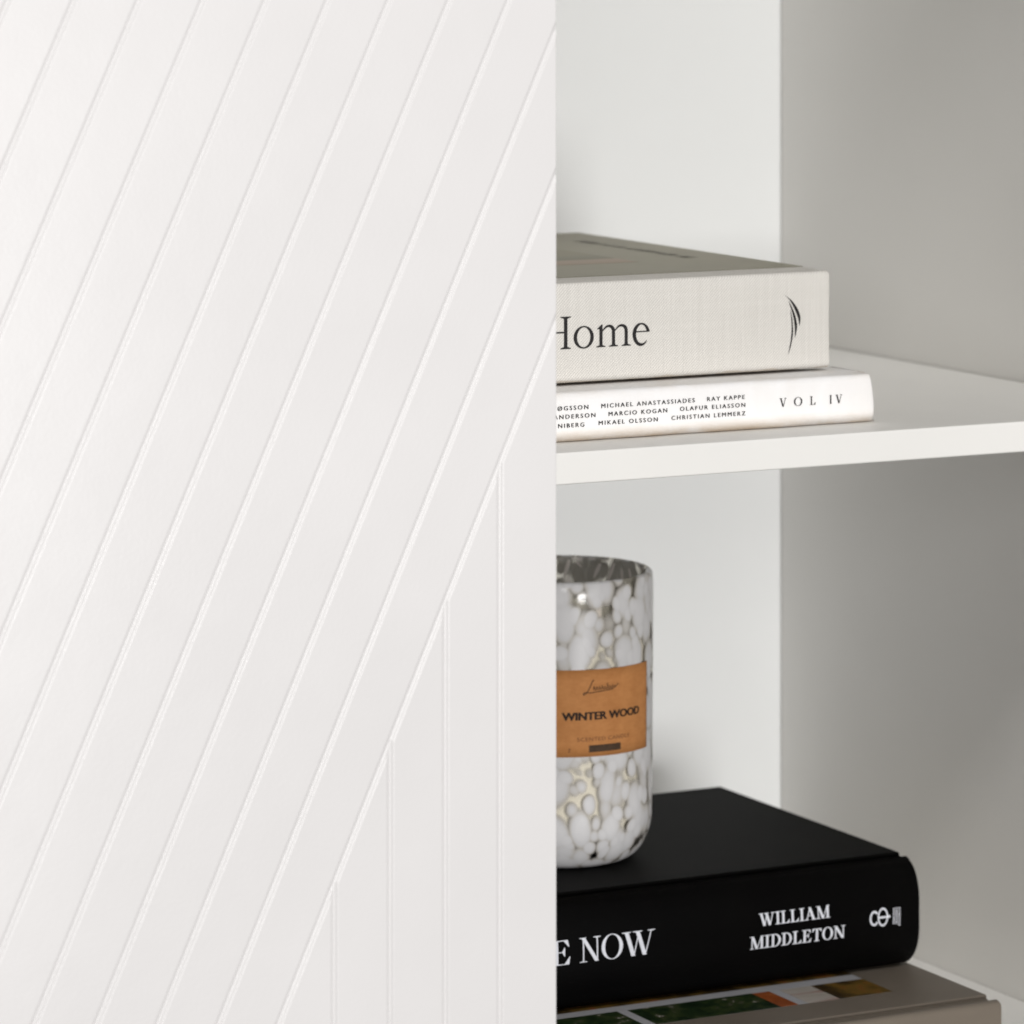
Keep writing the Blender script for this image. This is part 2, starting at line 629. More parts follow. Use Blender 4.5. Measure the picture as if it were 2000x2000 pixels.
def sans(txt, spacing=1.0, weight=0.0):
    """outlines of a sans line from Blender's built-in font, as one piece; also width and cap height"""
    cu = bpy.data.curves.new('type', 'FONT')
    cu.body = txt
    cu.size = 1.0
    cu.space_character = spacing
    cu.offset = weight
    cu.resolution_u = 3
    o = bpy.data.objects.new('type', cu)
    COL.objects.link(o)
    dg = bpy.context.evaluated_depsgraph_get()
    me = bpy.data.meshes.new_from_object(o.evaluated_get(dg))
    vs = [(q.co.x, q.co.y) for q in me.vertices]
    fs = [tuple(p.vertices) for p in me.polygons]
    bpy.data.objects.remove(o)
    bpy.data.curves.remove(cu)
    bpy.data.meshes.remove(me)
    x0 = min(q[0] for q in vs)
    x1 = max(q[0] for q in vs)
    return [(q[0] - x0, q[1]) for q in vs], fs, x1 - x0


CAP = 0.727     # cap height of the built-in font at size 1


def sans_line(name, txt, x0, x1, base, cap, plane, mat, parent, spacing=1.25, weight=0.0, cut=0, shifts=(0,)):
    vs, fs, w = sans(txt, spacing, weight)
    pcs = [([(x0 + sh + a / w * (x1 - x0), base + b / CAP * cap) for a, b in vs], fs) for sh in shifts]
    return lay(name, pcs, plane, mat, parent, cut)


# ================================================================== THE CABINET
XL, XR, YB, ZF, ZT = -0.46, 0.2828, 0.3113, -0.2616, 0.405
YP = -0.130                      # front edge of the carcass
cabinet = empty('cabinet', (0, 0, ZF - 0.016),
                'white cabinet with a grooved door on the left and an open shelf compartment', 'cabinet')
box('back_panel', (XL - 0.01, YB, ZF - 0.016), (XR + 0.014, YB + 0.006, ZT + 0.016), M['back'], cabinet, 0.0003)
box('side_panel', (XR, YP, ZF - 0.016), (XR + 0.016, YB - 0.0005, ZT + 0.016), M['board'], cabinet, 0.0008)
box('side_panel', (XL - 0.016, YP, ZF - 0.016), (XL, YB - 0.0005, ZT + 0.016), M['board'], cabinet, 0.0008)
box('floor_board', (XL + 0.0003, YP + 0.0005, ZF - 0.016), (XR - 0.0003, YB - 0.0008, ZF), M['board'], cabinet, 0.0004)
box('top_board', (XL + 0.0003, YP + 0.0005, ZT), (XR - 0.0003, YB - 0.0008, ZT + 0.016), M['board'], cabinet, 0.0004)
box('shelf', (XL + 0.001, 0.0, -0.012), (XR - 0.0011, YB - 0.0012, 0.0), M['board'], cabinet, 0.0007, 3)

# ---- door: a slab with routed grooves; the raised strips are separate pieces
DY = -0.148                      # face of the door
GD = 0.00052                     # groove depth
DX0, DX1, DZ0, DZ1 = XL - 0.014, -0.0786, ZF - 0.012, ZT + 0.012
door = box('door', (DX0, DY + GD, DZ0), (DX1, YP - 0.0015, DZ1), M['door'], cabinet, 0.0004)


def clip(pg, a, b, c):
    """keep a*x + b*z + c >= 0; polygon items are (x, z, kind of the edge that starts here)"""
    out = []
    n = len(pg)
    for i in range(n):
        p, q = pg[i], pg[(i + 1) % n]
        dp = a * p[0] + b * p[1] + c
        dq = a * q[0] + b * q[1] + c
        if dp >= 0:
            out.append(p)
            if dq < 0:
                t = dp / (dp - dq)
                out.append((p[0] + t * (q[0] - p[0]), p[1] + t * (q[1] - p[1]), 'groove'))
        elif dq >= 0:
            t = dp / (dp - dq)
            out.append((p[0] + t * (q[0] - p[0]), p[1] + t * (q[1] - p[1]), p[2]))
    return out


def inset(pg, offs):
    n = len(pg)
    lines = []
    for i in range(n):
        p, q = pg[i], pg[(i + 1) % n]
        dx, dz = q[0] - p[0], q[1] - p[1]
        L = sqrt(dx * dx + dz * dz)
        nx, nz = -dz / L, dx / L           # inward for a counter-clockwise outline
        o = offs[p[2]]
        lines.append((nx, nz, nx * p[0] + nz * p[1] + o))
    res = []
    for i in range(n):
        a, b = lines[i - 1], lines[i]
        det = a[0] * b[1] - a[1] * b[0]
        if abs(det) < 1e-9:
            return None
        res.append(((a[2] * b[1] - a[1] * b[2]) / det, (a[0] * b[2] - a[2] * b[0]) / det))
    return res


def door_strip(pg):
    g2 = []
    for i, p in enumerate(pg):             # drop repeated corners
        q = pg[(i + 1) % len(pg)]
        if (p[0] - q[0]) ** 2 + (p[1] - q[1]) ** 2 > 1e-8:
            g2.append(p)
    if len(g2) < 3:
        return
    area2 = sum(g2[i][0] * g2[(i + 1) % len(g2)][1] - g2[(i + 1) % len(g2)][0] * g2[i][1] for i in range(len(g2)))
    if area2 < 4e-5:
        return
    prof = []
    for i in range(9):                     # soft hollow of the routed groove
        u = i / 8
        prof.append((0.00005 + 0.00140 * u, GD * (0.5 - 0.5 * cos(pi * u))))
    vs, fs = [], []
    n = len(g2)
    for o, h in prof:
        r = inset(g2, {'groove': o, 'rim': 0.00002 + 0.0006 * max(0.0, (o - 0.0007) / 0.00075) ** 2})
        if r is None:
            return
        vs += [(x, DY + GD - 0.00002 - h, z) for x, z in r]
    for i in range(len(prof) - 1):
        for j in range(n):
            a, b = i * n + j, i * n + (j + 1) % n
            fs.append((a, b, b + n, a + n))
    fs.append(tuple((len(prof) - 1) * n + j for j in range(n)))
    from_data('door_strip', vs, fs, M['door'], door, recalc=False)


RECT = [(DX0, DZ0, 'rim'), (DX1, DZ0, 'rim'), (DX1, DZ1, 'rim'), (DX0, DZ1, 'rim')]
SL, PITCH, X12 = 0.4560, 0.02198, -0.1089
# diagonal k: x - SL*z = X12 - k*PITCH ; strips lie left of diagonal 0
for kk in range(0, 30):
    hi, lo = X12 - kk * PITCH, X12 - (kk + 1) * PITCH
    pg = clip(RECT, -1, SL, hi)
    pg = clip(pg, 1, -SL, -lo) if len(pg) > 2 else []
    if len(pg) > 2:
        door_strip(pg)
vx = [DX1 + 1] + [-0.0997 - j * 0.02000 for j in range(0, 22)]
for j in range(len(vx) - 1):
    pg = clip(RECT, 1, -SL, -X12)
    if len(pg) > 2 and vx[j] < DX1:
        pg = clip(pg, -1, 0, vx[j])
    if len(pg) > 2:
        pg = clip(pg, 1, 0, -vx[j + 1])
    if len(pg) > 2:
        door_strip(pg)

# ================================================================== LINEN BOOK ("Home")
HB, HT = 0.0197, 0.0581
HY0, HX1, HX0, HY1 = 0.0445, 0.1454, -0.125, 0.2535
home = empty('cloth_book', (0.01, 0.15, HB),
             'thick pale linen book marked Home lying on top of the thin white paperback', 'book', 'books lying flat')
box('front_cover', (HX0, 0.0535, HT - 0.0032), (HX1, HY1, HT), M['linen'], home, 0.0006)
box('back_cover', (HX0, 0.0535, HB), (HX1, HY1, HB + 0.0032), M['linen'], home, 0.0006)
box('page_block', (HX0 + 0.004, 0.0505, HB + 0.0033), (HX1 - 0.004, HY1 - 0.004, HT - 0.0033), M['paper'], home, 0.0004)
sp = []
for y, z in ((0.0540, HT - 0.0001), (0.0505, HT - 0.0008), (0.0485, HT - 0.0003), (0.0462, HT), (0.0452, HT - 0.0003),
             (0.0447, HT - 0.0008), (0.0446, HT - 0.0016), (0.0444, (HB + HT) / 2), (0.0446, HB + 0.0014), (0.0448, HB + 0.0006), (0.0454, HB + 0.0002),
             (0.0462, HB + 0.0001), (0.0485, HB + 0.0003), (0.0505, HB + 0.0008), (0.0540, HB + 0.0002)):
    sp.append((y, z))
sp += [(0.0540, HB + 0.0026), (0.0480, HB + 0.0028), (0.0480, HT - 0.0028), (0.0540, HT - 0.0026)]
extrude_yz('spine', sp, HX0, HX1, M['linen'], home, 1, 50, 0.0006)
box('cover_paper', (HX0 + 0.001, 0.0640, HT + 0.00002), (HX1 - 0.0004, HY1 - 0.0006, HT + 0.00022), M['olive_paper'], home, 0.00008, 1)
box('cover_picture', (-0.105, 0.1110, HT + 0.00024), (0.0960, 0.1960, HT + 0.00030), M['cover_picture'], home, 0)


def home_plane(x, y, lift):
    return (x, 0.0444 - lift - 0.00004, y)


# title line across the cover: soft unreadable marks
pcs = []
rnd = random.Random(11)
yy = 0.118
while yy < 0.214:
    w = rnd.uniform(0.0016, 0.0034)
    hgt_ = rnd.choice((0.0044, 0.0044, 0.0068))
    c = 0.1236 + (0.214 - yy) * 0.012
    pcs.append(strip([(c - hgt_ / 2, yy), (c + hgt_ / 2, yy + 0.0004)], [0.0012, 0.0012]))
    if rnd.random() < 0.7:
        pcs.append(strip([(c - 0.0012, yy + w * 0.5), (c + 0.0012, yy + w * 0.6)], [0.0008, 0.0008]))
        pcs.append(strip([(c - 0.0014, yy), (c - 0.0014, yy + w)], [0.0007, 0.0007]))
    yy += w + (0.0040 if rnd.random() < 0.16 else 0.0011)
lay('cover_title', pcs, lambda x, y, l: (x, y, HT + 0.00024 + l), M['grey_ink'], home)

# spine title
cap = 0.01237
X0, B0 = 0.02751, 0.03290


def U(x):
    return (x - X0) / cap


def arc(cx, cy, rx, ry, a0, a1, n=26):
    return [(cx + rx * cos(radians(a0 + (a1 - a0) * i / n)), cy + ry * sin(radians(a0 + (a1 - a0) * i / n))) for i in range(n + 1)]


ST = 0.122
T = []
T += full(0.0, ST, 0.375, 0.022, 0.065) + full(-0.58, ST, 0.375, 0.022, 0.065) + [poly((-0.58, .49), (0, .49), (0, .54), (-0.58, .54))]
T.append(ring(U(0.03531), 0.335, 0.355, 0.352, 0.355 - 0.122, 0.352 - 0.045))
m1, m2, m3 = U(0.04283), U(0.04831), U(0.05386)
XH = 0.665
for c in (m1, m2, m3):
    T.append(stem(c, 0.112, 0.0, XH * 0.72))
    T.append(serif(c, 0, 0.33, 0.112, 1, 0.022, 0.06))
T.append(stem(m1, 0.112, 0.4, XH * 0.93))
T.append(poly((m1 - 0.15, XH * 0.84), (m1 - 0.05, XH * 0.845), (m1 + 0.056, XH * 0.93), (m1 + 0.056, XH * 1.05), (m1 + 0.02, XH * 1.05)))
for a, b in ((m1, m2), (m2, m3)):
    gx = b - a
    pth = [(a + 0.05, XH * 0.74), (a + 0.11, XH * 0.84), (a + 0.17, XH * 0.92)] + \
        arc(b - 0.175, XH * 0.72, 0.175, XH * 0.25, 100, 0, 16)
    wd = [0.03, 0.045, 0.06] + [0.068 + 0.044 * min(1, i / 10) for i in range(17)]
    T.append(strip(pth, wd))
ec = (U(0.05683) + U(0.0642)) / 2
pth = arc(ec, 0.335, 0.250, 0.325, 12, 322, 44)
wd = []
for i in range(45):
    a = 12 + 310 * i / 44
    if a < 90:
        w_ = 0.115 - 0.07 * (a - 12) / 78
    elif a < 180:
        w_ = 0.045 + 0.085 * sin(radians(a - 90))
    elif a < 262:
        w_ = 0.130 - 0.035 * (a - 180) / 82
    else:
        w_ = 0.095 - 0.075 * (a - 262) / 60
    wd.append(w_)
T.append(strip(pth, wd))
T.append(poly((ec - 0.22, 0.395), (ec + 0.295, 0.402), (ec + 0.295, 0.440), (ec - 0.22, 0.433)))
lay('spine_lettering', T, lambda x, y, l: home_plane(X0 + x * cap, B0 + y * cap, l), M['ink'], home)

LEAVES = [
    [(0.12464, 0.04956), (0.12657, 0.04815), (0.12812, 0.04692), (0.12967, 0.04519), (0.13103, 0.04313), (0.1319, 0.04076), (0.13196, 0.03893), (0.13161, 0.03694), (0.13132, 0.03779), (0.13103, 0.03963), (0.13026, 0.04167), (0.12929, 0.04371), (0.12812, 0.04575), (0.12657, 0.04782)],
    [(0.12648, 0.04699), (0.12773, 0.04511), (0.1289, 0.04289), (0.12977, 0.04069), (0.13035, 0.03817), (0.13045, 0.03633), (0.13006, 0.03419), (0.12952, 0.0323), (0.12944, 0.03405), (0.12948, 0.03571), (0.12932, 0.03738), (0.1289, 0.0399), (0.12812, 0.04276), (0.12715, 0.0453)],
    [(0.12735, 0.04363), (0.12783, 0.04178), (0.12832, 0.03943), (0.12857, 0.03692), (0.12861, 0.03442), (0.12832, 0.03211), (0.12754, 0.02882), (0.12634, 0.02569), (0.12696, 0.02835), (0.12754, 0.03115), (0.12789, 0.03412), (0.12797, 0.03661), (0.12783, 0.03912), (0.12754, 0.04179)]]
for lf in LEAVES:
    # outer side is lf[0..7], inner side lf[7..13] and back to lf[0]
    inner = [lf[0]] + lf[:7:-1] + [lf[7]]
    outer = lf[:8]
    V, Fc = [], []
    N = 24

    def along(pl, t):
        q = t * (len(pl) - 1)
        i = min(int(q), len(pl) - 2)
        u = q - i
        p0, p1, p2, p3 = pl[max(0, i - 1)], pl[i], pl[i + 1], pl[min(len(pl) - 1, i + 2)]
        return tuple(0.5 * (2 * p1[c] + (p2[c] - p0[c]) * u + (2 * p0[c] - 5 * p1[c] + 4 * p2[c] - p3[c]) * u * u +
                            (3 * p1[c] - p0[c] - 3 * p2[c] + p3[c]) * u ** 3) for c in (0, 1))
    for i in range(N + 1):
        V += [along(outer, i / N), along(inner, i / N)]
    for i in range(N):
        Fc.append((2 * i, 2 * i + 1, 2 * i + 3, 2 * i + 2))
    lay('emblem_leaf', [(V, Fc)], home_plane, M['ink'], home)

# ================================================================== WHITE PAPERBACK
WY = 0.0245
WX0, WX1, WY1 = -0.14, 0.1548, 0.225
paper = empty('paperback_book', (0.0, 0.12, 0.0),
              'thin worn white paperback marked VOL IV between the linen book and the shelf', 'book', 'books lying flat')


def sm(t):
    t = max(0.0, min(1.0, t))
    return t * t * (3 - 2 * t)


def white_top(x, y):
    z = 0.0186 + 0.0003 * sm((0.06 - y) / 0.03) + 0.0010 * sm((y - 0.07) / 0.08)
    z -= 0.0125 * sm((x - 0.128) / 0.022) * sm((y - 0.052) / 0.045)
    return z


V, Fc = [], []
NX, xs = 60, []
for i in range(NX + 1):
    t = i / NX
    xs.append(WX0 + (WX1 - WX0) * (1 - (1 - t) ** 1.6))
prof_t = [0.0, 0.04, 0.11, 0.2, 0.3, 0.4, 0.5, 0.6, 0.7, 0.8, 0.89, 0.96, 1.0]
ysamp = [0.0265, 0.030, 0.036, 0.045, 0.055, 0.064, 0.074, 0.086, 0.10, 0.13, 0.17, WY1]
rows = []
wr = random.Random(3)
for i, x in enumerate(xs):
    row = []
    endf = sm((x - (WX1 - 0.0035)) / 0.0035)          # rounding towards the right end of the spine
    wob = 0.00012 * sin(x * 210) + 0.0001 * sin(x * 93 + 1)
    # underside, from the back to the spine
    row.append((x, WY1, 0.0003))
    row.append((x, 0.06, 0.0003))
    row.append((x, WY + 0.0018, 0.0003 + wob * 0.5))
    for t in prof_t:
        z = 0.0009 + t * (0.0186 - 0.0009)
        bul = 0.0011 * (1 - (2 * t - 1) ** 8) ** 0.5 if 0 < t < 1 else 0.0
        y = WY + 0.0012 - bul - 0.0 * endf
        xx = x
        if i >= NX - 6:
            xx = x - (0.0030 * t ** 2.2 + 0.0007 * (1 - t) ** 4) * ((i - (NX - 6)) / 6) ** 2
            y += 0.0016 * ((i - (NX - 6)) / 6) ** 3
        row.append((xx, y + (0 if 0.1 < t < 0.9 else wob), z + (wob if t > 0.9 or t < 0.1 else 0)))
    for y in ysamp:
        xx = x
        if i >= NX - 6:
            xx = x - 0.0030 * ((i - (NX - 6)) / 6) ** 2 + 0.0012 * sm((y - 0.03) / 0.03) * ((i - (NX - 6)) / 6) ** 2
        row.append((xx, y, white_top(x, y)))
    rows.append(row)
nr = len(rows[0])
for r in rows:
    V += r
for i in range(NX):
    for j in range(nr - 1):
        a = i * nr + j
        Fc.append((a, a + nr, a + nr + 1, a + 1))
cov = from_data('cover', V, Fc, M['white_cover'], paper, True, False)
so = cov.modifiers.new('thick', 'SOLIDIFY')
so.thickness = 0.0005
so.offset = -1
V, Fc = [], []
for zl in (0, 1):
    for x in (WX0 + 0.002, -0.02, 0.10, 0.128, 0.136, 0.143, WX1 - 0.0045):
        for y in (WY + 0.003, 0.06, 0.075, 0.10, 0.15, WY1 - 0.002):
            V.append((x, y, white_top(x, y) - 0.0008 if zl else 0.0011))
nxp, nyp = 7, 6
for zl in (0, 1):
    for i in range(nxp - 1):
        for j in range(nyp - 1):
            a = zl * nxp * nyp + i * nyp + j
            Fc.append((a, a + nyp, a + nyp + 1, a + 1))
for i in range(nxp - 1):
    for j in (0, nyp - 1):
        a = i * nyp + j
        Fc.append((a, a + nyp, a + nyp + nxp * nyp, a + nxp * nyp))
for j in range(nyp - 1):
    for i in (0, nxp - 1):
        a = i * nyp + j
        Fc.append((a, a + 1, a + 1 + nxp * nyp, a + nxp * nyp))
from_data('page_block', V, Fc, M['paper'], paper)


def white_plane(x, y, lift):
    t = (y - 0.0009) / 0.0177
    bul = 0.0011 * sqrt(max(0.0, 1 - (2 * t - 1) ** 8))
    return (x, WY + 0.0012 - bul - lift - 0.00028, y)


CH = 0.00165
for txt, a, b, z in (('ØGSSON', 0.01336, 0.0265, 0.01228), ('MICHAEL ANASTASSIADES', 0.03214, 0.07275, 0.01229),
                     ('RAY KAPPE', 0.07826, 0.09486, 0.01236),
                     ('ANDERSON', 0.01164, 0.02954, 0.00906), ('MARCIO KOGAN', 0.03525, 0.06065, 0.00909),
                     ('OLAFUR ELIASSON', 0.06627, 0.0951, 0.00926),
                     ('NIBERG', 0.01367, 0.02477, 0.00573), ('MIKAEL OLSSON', 0.0310, 0.05653, 0.0059),
                     ('CHRISTIAN LEMMERZ', 0.06256, 0.09519, 0.00602)):
    sans_line('spine_lettering', txt, a, b, z, CH, white_plane, M['ink'], paper, 1.35, 0.0, 0.0008, (-0.00004, 0.00004))
vc = 0.0033
pcs = []
for ch, a, b in (('V', 0.11053, 0.11368), ('O', 0.11698, 0.12071), ('L', 0.12416, 0.12676), ('I', 0.13312, 0.13413), ('V', 0.13587, 0.13892)):
    g_, w = glyph(ch, 0.125, 0.045, 0.03, 0.06)
    if ch == 'I':
        g_ = [stem(0.17, 0.17), serif(0.17, 0, 0.34, 0.17, 1, 0.03, 0.06), serif(0.17, 1, 0.34, 0.17, -1, 0.03, 0.06)]
        w = 0.34
    for vs, fs in g_:
        pcs.append(([(a + x / w * (b - a), 0.00838 + y * vc) for x, y in vs], fs))
lay('volume_lettering', pcs, white_plane, M['ink'], paper, 0.0012)

# ================================================================== PICTURE BOOK (bottom)
PT, PB = -0.2330, ZF
PX0, PX1, PY0, PY1 = -0.11, 0.2130, 0.0240, 0.262
pict = empty('picture_book', (0.05, 0.14, PB),
             'greige hardcover with rows of photographs on its cover under the black book', 'book', 'books lying flat')
box('front_cover', (PX0, 0.0345, PT - 0.0030), (PX1, PY1, PT), M['greige'], pict, 0.0008, 3)
box('back_cover', (PX0, 0.0345, PB), (PX1, PY1, PB + 0.0030), M['greige'], pict, 0.0008, 3)
box('page_block', (PX0 + 0.004, 0.0290, PB + 0.0032), (PX1 - 0.004, PY1 - 0.004, PT - 0.0032), M['paper'], pict, 0.0004)
sp = [(0.0350, PT - 0.0010), (0.0325, PT - 0.0019), (0.0305, PT - 0.0018), (0.0285, PT - 0.0006), (0.0268, PT - 0.0001), (0.0252, PT - 0.0003),
      (0.0243, PT - 0.0010), (0.0240, PT - 0.0022), (0.0240, PB + 0.0022), (0.0243, PB + 0.0010), (0.0252, PB + 0.0003), (0.0268, PB + 0.0001),
      (0.0305, PB + 0.0018), (0.0350, PB + 0.0010), (0.0350, PB + 0.0027), (0.0275, PB + 0.0029), (0.0275, PT - 0.0029), (0.0350, PT - 0.0027)]
extrude_yz('spine', sp, PX0, PX1, M['greige'], pict, 1, 50, 0.0008)
# printed pictures on the cover (flat print)
box('cover_border_print', (PX0 + 0.02, 0.0558, PT + 0.00002), (0.1818, 0.20, PT + 0.00006), M['white_gap'], pict, 0)
PZ = PT + 0.00007


def print_quad(name, x0, x1, y0, y1, mat):
    return box(name, (x0, y0, PZ), (x1, y1, PZ + 0.00004), mat, pict, 0)


print_quad('cover_photograph', -0.005, 0.0690, 0.0557, 0.0795, M['ph_green'])
print_quad('cover_photograph', 0.0735, 0.1300, 0.0557, 0.0790, M['ph_green'])
print_quad('cover_photograph', 0.1301, 0.1380, 0.0557, 0.0785, M['ph_terracotta'])
print_quad('cover_photograph', 0.1425, 0.1572, 0.0557, 0.0783, M['ph_room'])
print_quad('cover_photograph', 0.1573, 0.1819, 0.0557, 0.0783, M['ph_ochre'])
print_quad('cover_photograph', -0.005, 0.1819, 0.0862, 0.1400, M['ph_ochre'])

# ================================================================== BLACK BOOK
BT, BB = -0.1879, PT + 0.00012
BX0, BX1, BY1 = -0.028, 0.2118, 0.2425
blk = empty('black_book', (0.09, 0.16, BB),
            'thick black hardcover with white spine lettering under the speckled candle', 'book', 'books lying flat')
box('front_cover', (BX0, 0.0955, BT - 0.0028), (BX1 - 0.001, BY1, BT), M['black_cloth'], blk, 0.0009, 3)
box('back_cover', (BX0, 0.0955, BB), (BX1 - 0.001, BY1, BB + 0.0028), M['black_cloth'], blk, 0.0009, 3)
box('page_block', (BX0 + 0.004, 0.0915, BB + 0.003), (BX1 - 0.005, BY1 - 0.004, BT - 0.003), M['paper'], blk, 0.0004)
ZM, HHT = (BT + BB) / 2, (BT - BB) / 2


def spine_y(z):
    t = abs(z - ZM) / (HHT - 0.0012)
    return 0.0905 - 0.0092 * max(0.0, 1 - min(1.0, t) ** 2.6) ** 0.6


sp = [(0.0962, BT - 0.0012), (0.0945, BT - 0.0020), (0.0930, BT - 0.0019), (0.0915, BT - 0.0010), (0.0905, BT - 0.0006)]
NS = 26
for i in range(1, NS):
    z = (BT - 0.0012) - (BT - BB - 0.0024) * (0.5 - 0.5 * cos(pi * i / NS))
    sp.append((spine_y(z), z))
sp += [(0.0905, BB + 0.0008), (0.0915, BB + 0.0013), (0.0930, BB + 0.0024), (0.0945, BB + 0.0024), (0.0962, BB + 0.0012),
       (0.0962, BB + 0.0026), (0.0925, BB + 0.0045), (0.0880, ZM), (0.0925, BT - 0.0045), (0.0962, BT - 0.0026)]
extrude_yz('spine', sp, BX0, BX1, M['black_cloth'], blk, 1, 60, 0.0012)


def black_plane(x, y, lift):
    return (x, spine_y(y) - lift - 0.00008, y)


def black_word(name, txt, x0, x1, base, cap, track, letters=None, **kw):
    pcs, w = word(txt, track, **kw)
    fine_ = []
    for vs, fs in pcs:
        fine_.append(([(x0 + a / w * (x1 - x0), base + b * cap) for a, b in vs], fs))
    return lay(name, fine_, black_plane, M['silver_foil'], blk, 0.0012)


NB, NC = -0.21243, 0.00955
black_word('spine_lettering', 'E', 0.0410, 0.04946, NB, NC, 0, st=0.135, hr=0.033, hs=0.025, br=0.05)
black_word('spine_lettering', 'N', 0.05335, 0.06298, NB, NC, 0, st=0.13, hr=0.032, hs=0.025, br=0.05)
black_word('spine_lettering', 'O', 0.06318, 0.07278, NB, NC, 0, st=0.132, hr=0.03)
black_word('spine_lettering', 'W', 0.07278, 0.0874, NB, NC, 0, st=0.132, hr=0.032, hs=0.025, br=0.05)
black_word('author_lettering', 'WILLIAM', 0.1353, 0.1683, -0.2072, 0.0050, 0.03, st=0.17, hr=0.06, hs=0.05, br=0.08)
black_word('author_lettering', 'MIDDLETON', 0.1308, 0.1755, -0.2161, 0.0051, 0.03, st=0.17, hr=0.06, hs=0.05, br=0.08)
EM = [ring(0.18935, -0.20995, 0.0022, 0.0031, 0.0014, 0.0022, 40, 325), ring(0.19345, -0.2098, 0.0025, 0.0038, 0.0018, 0.0030),
      poly((0.1912, -0.2103), (0.1969, -0.2103), (0.1969, -0.2095), (0.1912, -0.2095)),
      poly((0.1955, -0.2106), (0.1970, -0.2103), (0.1970, -0.2095), (0.1955, -0.2090))]
lay('spine_emblem', EM, black_plane, M['silver_foil'], blk)
pcs = []
rnd = random.Random(5)
for col_ in range(3):
    z = -0.2065
    while z > -0.2133:
        w = rnd.uniform(0.0004, 0.0008)
        cxx = 0.1988 + col_ * 0.0013
        pcs.append(poly((cxx - 0.0005, z - w), (cxx + 0.0005, z - w), (cxx + 0.0005, z - w * 0.45), (cxx - 0.0005, z - w * 0.45)))
        if rnd.random() < 0.6:
            pcs.append(poly((cxx - 0.0005, z - w), (cxx - 0.00025, z - w), (cxx - 0.00025, z), (cxx - 0.0005, z)))
        z -= w + 0.0002
lay('publisher_lettering', pcs, black_plane, M['silver_foil'], blk)

# ================================================================== CANDLE
CX, CY, CZ0, CZ1, CR = 0.0850, 0.1555, BT + 0.0001, -0.0706, 0.0377
candle = empty('scented_candle', (CX, CY, CZ0),
               'speckled white glass candle jar with a brown kraft label on the black book', 'candle')


def lathe(name, prof, mat, parent, seg=96, smooth=True):
    vs, fs = [], []
    n = len(prof)
    for i in range(seg):
        a = 2 * pi * i / seg
        for r, z in prof:
            vs.append((CX + r * cos(a), CY + r * sin(a), z))
    for i in range(seg):
        for j in range(n - 1):
            a = i * n + j
            b = ((i + 1) % seg) * n + j
            fs.append((a, b, b + 1, a + 1))
    o = from_data(name, vs, fs, mat, parent, smooth)
    bm = bmesh.new()
    bm.from_mesh(o.data)
    bmesh.ops.remove_doubles(bm, verts=bm.verts, dist=1e-6)
    bmesh.ops.recalc_face_normals(bm, faces=bm.faces)
    bm.to_mesh(o.data)
    bm.free()
    for p in o.data.polygons:
        p.use_smooth = smooth
    return o


def jar_r(z):
    """outer radius with the rounded foot and the slightly drawn-in lip"""
    t = z - CZ0
    r = CR - 0.0006 * (1 - t / (CZ1 - CZ0))
    if t < 0.020:
        u = 1 - t / 0.020
        r -= 0.0125 * (1 - sqrt(max(0.0, 1 - u * u)))
    d = CZ1 - z
    if d < 0.010:
        r -= 0.0005 * ((0.010 - d) / 0.010) ** 2
    return r


po = [(0.0, CZ0 + 0.0012), (0.020, CZ0 + 0.0004)]
for i in range(0, 41):
    u = i / 40
    z = CZ0 + (CZ1 - 0.0012 - CZ0) * (u ** 1.7 if u < 0.5 else u ** 1.7)
    po.append((jar_r(z), z))
rt = jar_r(CZ1)
po += [(rt - 0.0003, CZ1 - 0.0005), (rt - 0.0010, CZ1), (rt - 0.0018, CZ1), (rt - 0.0025, CZ1 - 0.0005)]
lathe('glass_jar', po, M['jar_outer'], candle)
pi_ = [(rt - 0.0026, CZ1 - 0.0006)]
for i in range(1, 16):
    z = CZ1 - 0.0006 - (CZ1 + 0.0893) * i / 15
    pi_.append((jar_r(z) - 0.0034, z))
lathe('inner_wall', pi_, M['jar_inner'], candle)
for ph, z0_, z1_, lean, wid_ in ((6, -0.0722, -0.0800, -0.0022, 0.0018), (11, -0.0728, -0.0752, 0.0022, 0.0012), (29, -0.0730, -0.0792, -0.0030, 0.0020),
                                 (41, -0.0722, -0.0800, -0.0036, 0.0017), (56, -0.0735, -0.0785, 0.0012, 0.0016), (-8, -0.0725, -0.0790, 0.002, 0.0016)):
    Vs, Fs = [], []
    for i in range(9):
        t = i / 8
        z = z0_ + (z1_ - z0_) * t
        w_ = wid_ * (0.25 + 0.75 * sin(pi * min(1.0, 0.15 + 0.8 * t)))
        for sd in (-1, 1):
            a = radians(90 - 27.4 - ph) + (-lean * t + sd * w_ / 2) / 0.034
            r = jar_r(z) - 0.0034 - 0.00012
            Vs.append((CX + r * cos(a), CY + r * sin(a), z))
    for i in range(8):
        Fs.append((2 * i, 2 * i + 1, 2 * i + 3, 2 * i + 2))
    from_data('glass_streak', Vs, Fs, M['streak'], candle, True, False)
WZ = -0.0900
wr_ = CR - 0.0014
lathe('wax', [(0.0, CZ0 + 0.0040), (0.022, CZ0 + 0.0045), (wr_ - 0.0065, CZ0 + 0.0085), (wr_ - 0.0022, CZ0 + 0.014), (wr_ - 0.0006, CZ0 + 0.022), (wr_, WZ - 0.001),
              (wr_ - 0.001, WZ), (0.004, WZ - 0.0008), (0.0, WZ - 0.0008)], M['wax'], candle, 64)
lathe('wick', [(0.0, WZ - 0.001), (0.0009, WZ - 0.001), (0.0008, WZ + 0.007), (0.0, WZ + 0.0075)], M['ink'], candle, 8)

LZ0, LZ1 = -0.1406, -0.1056


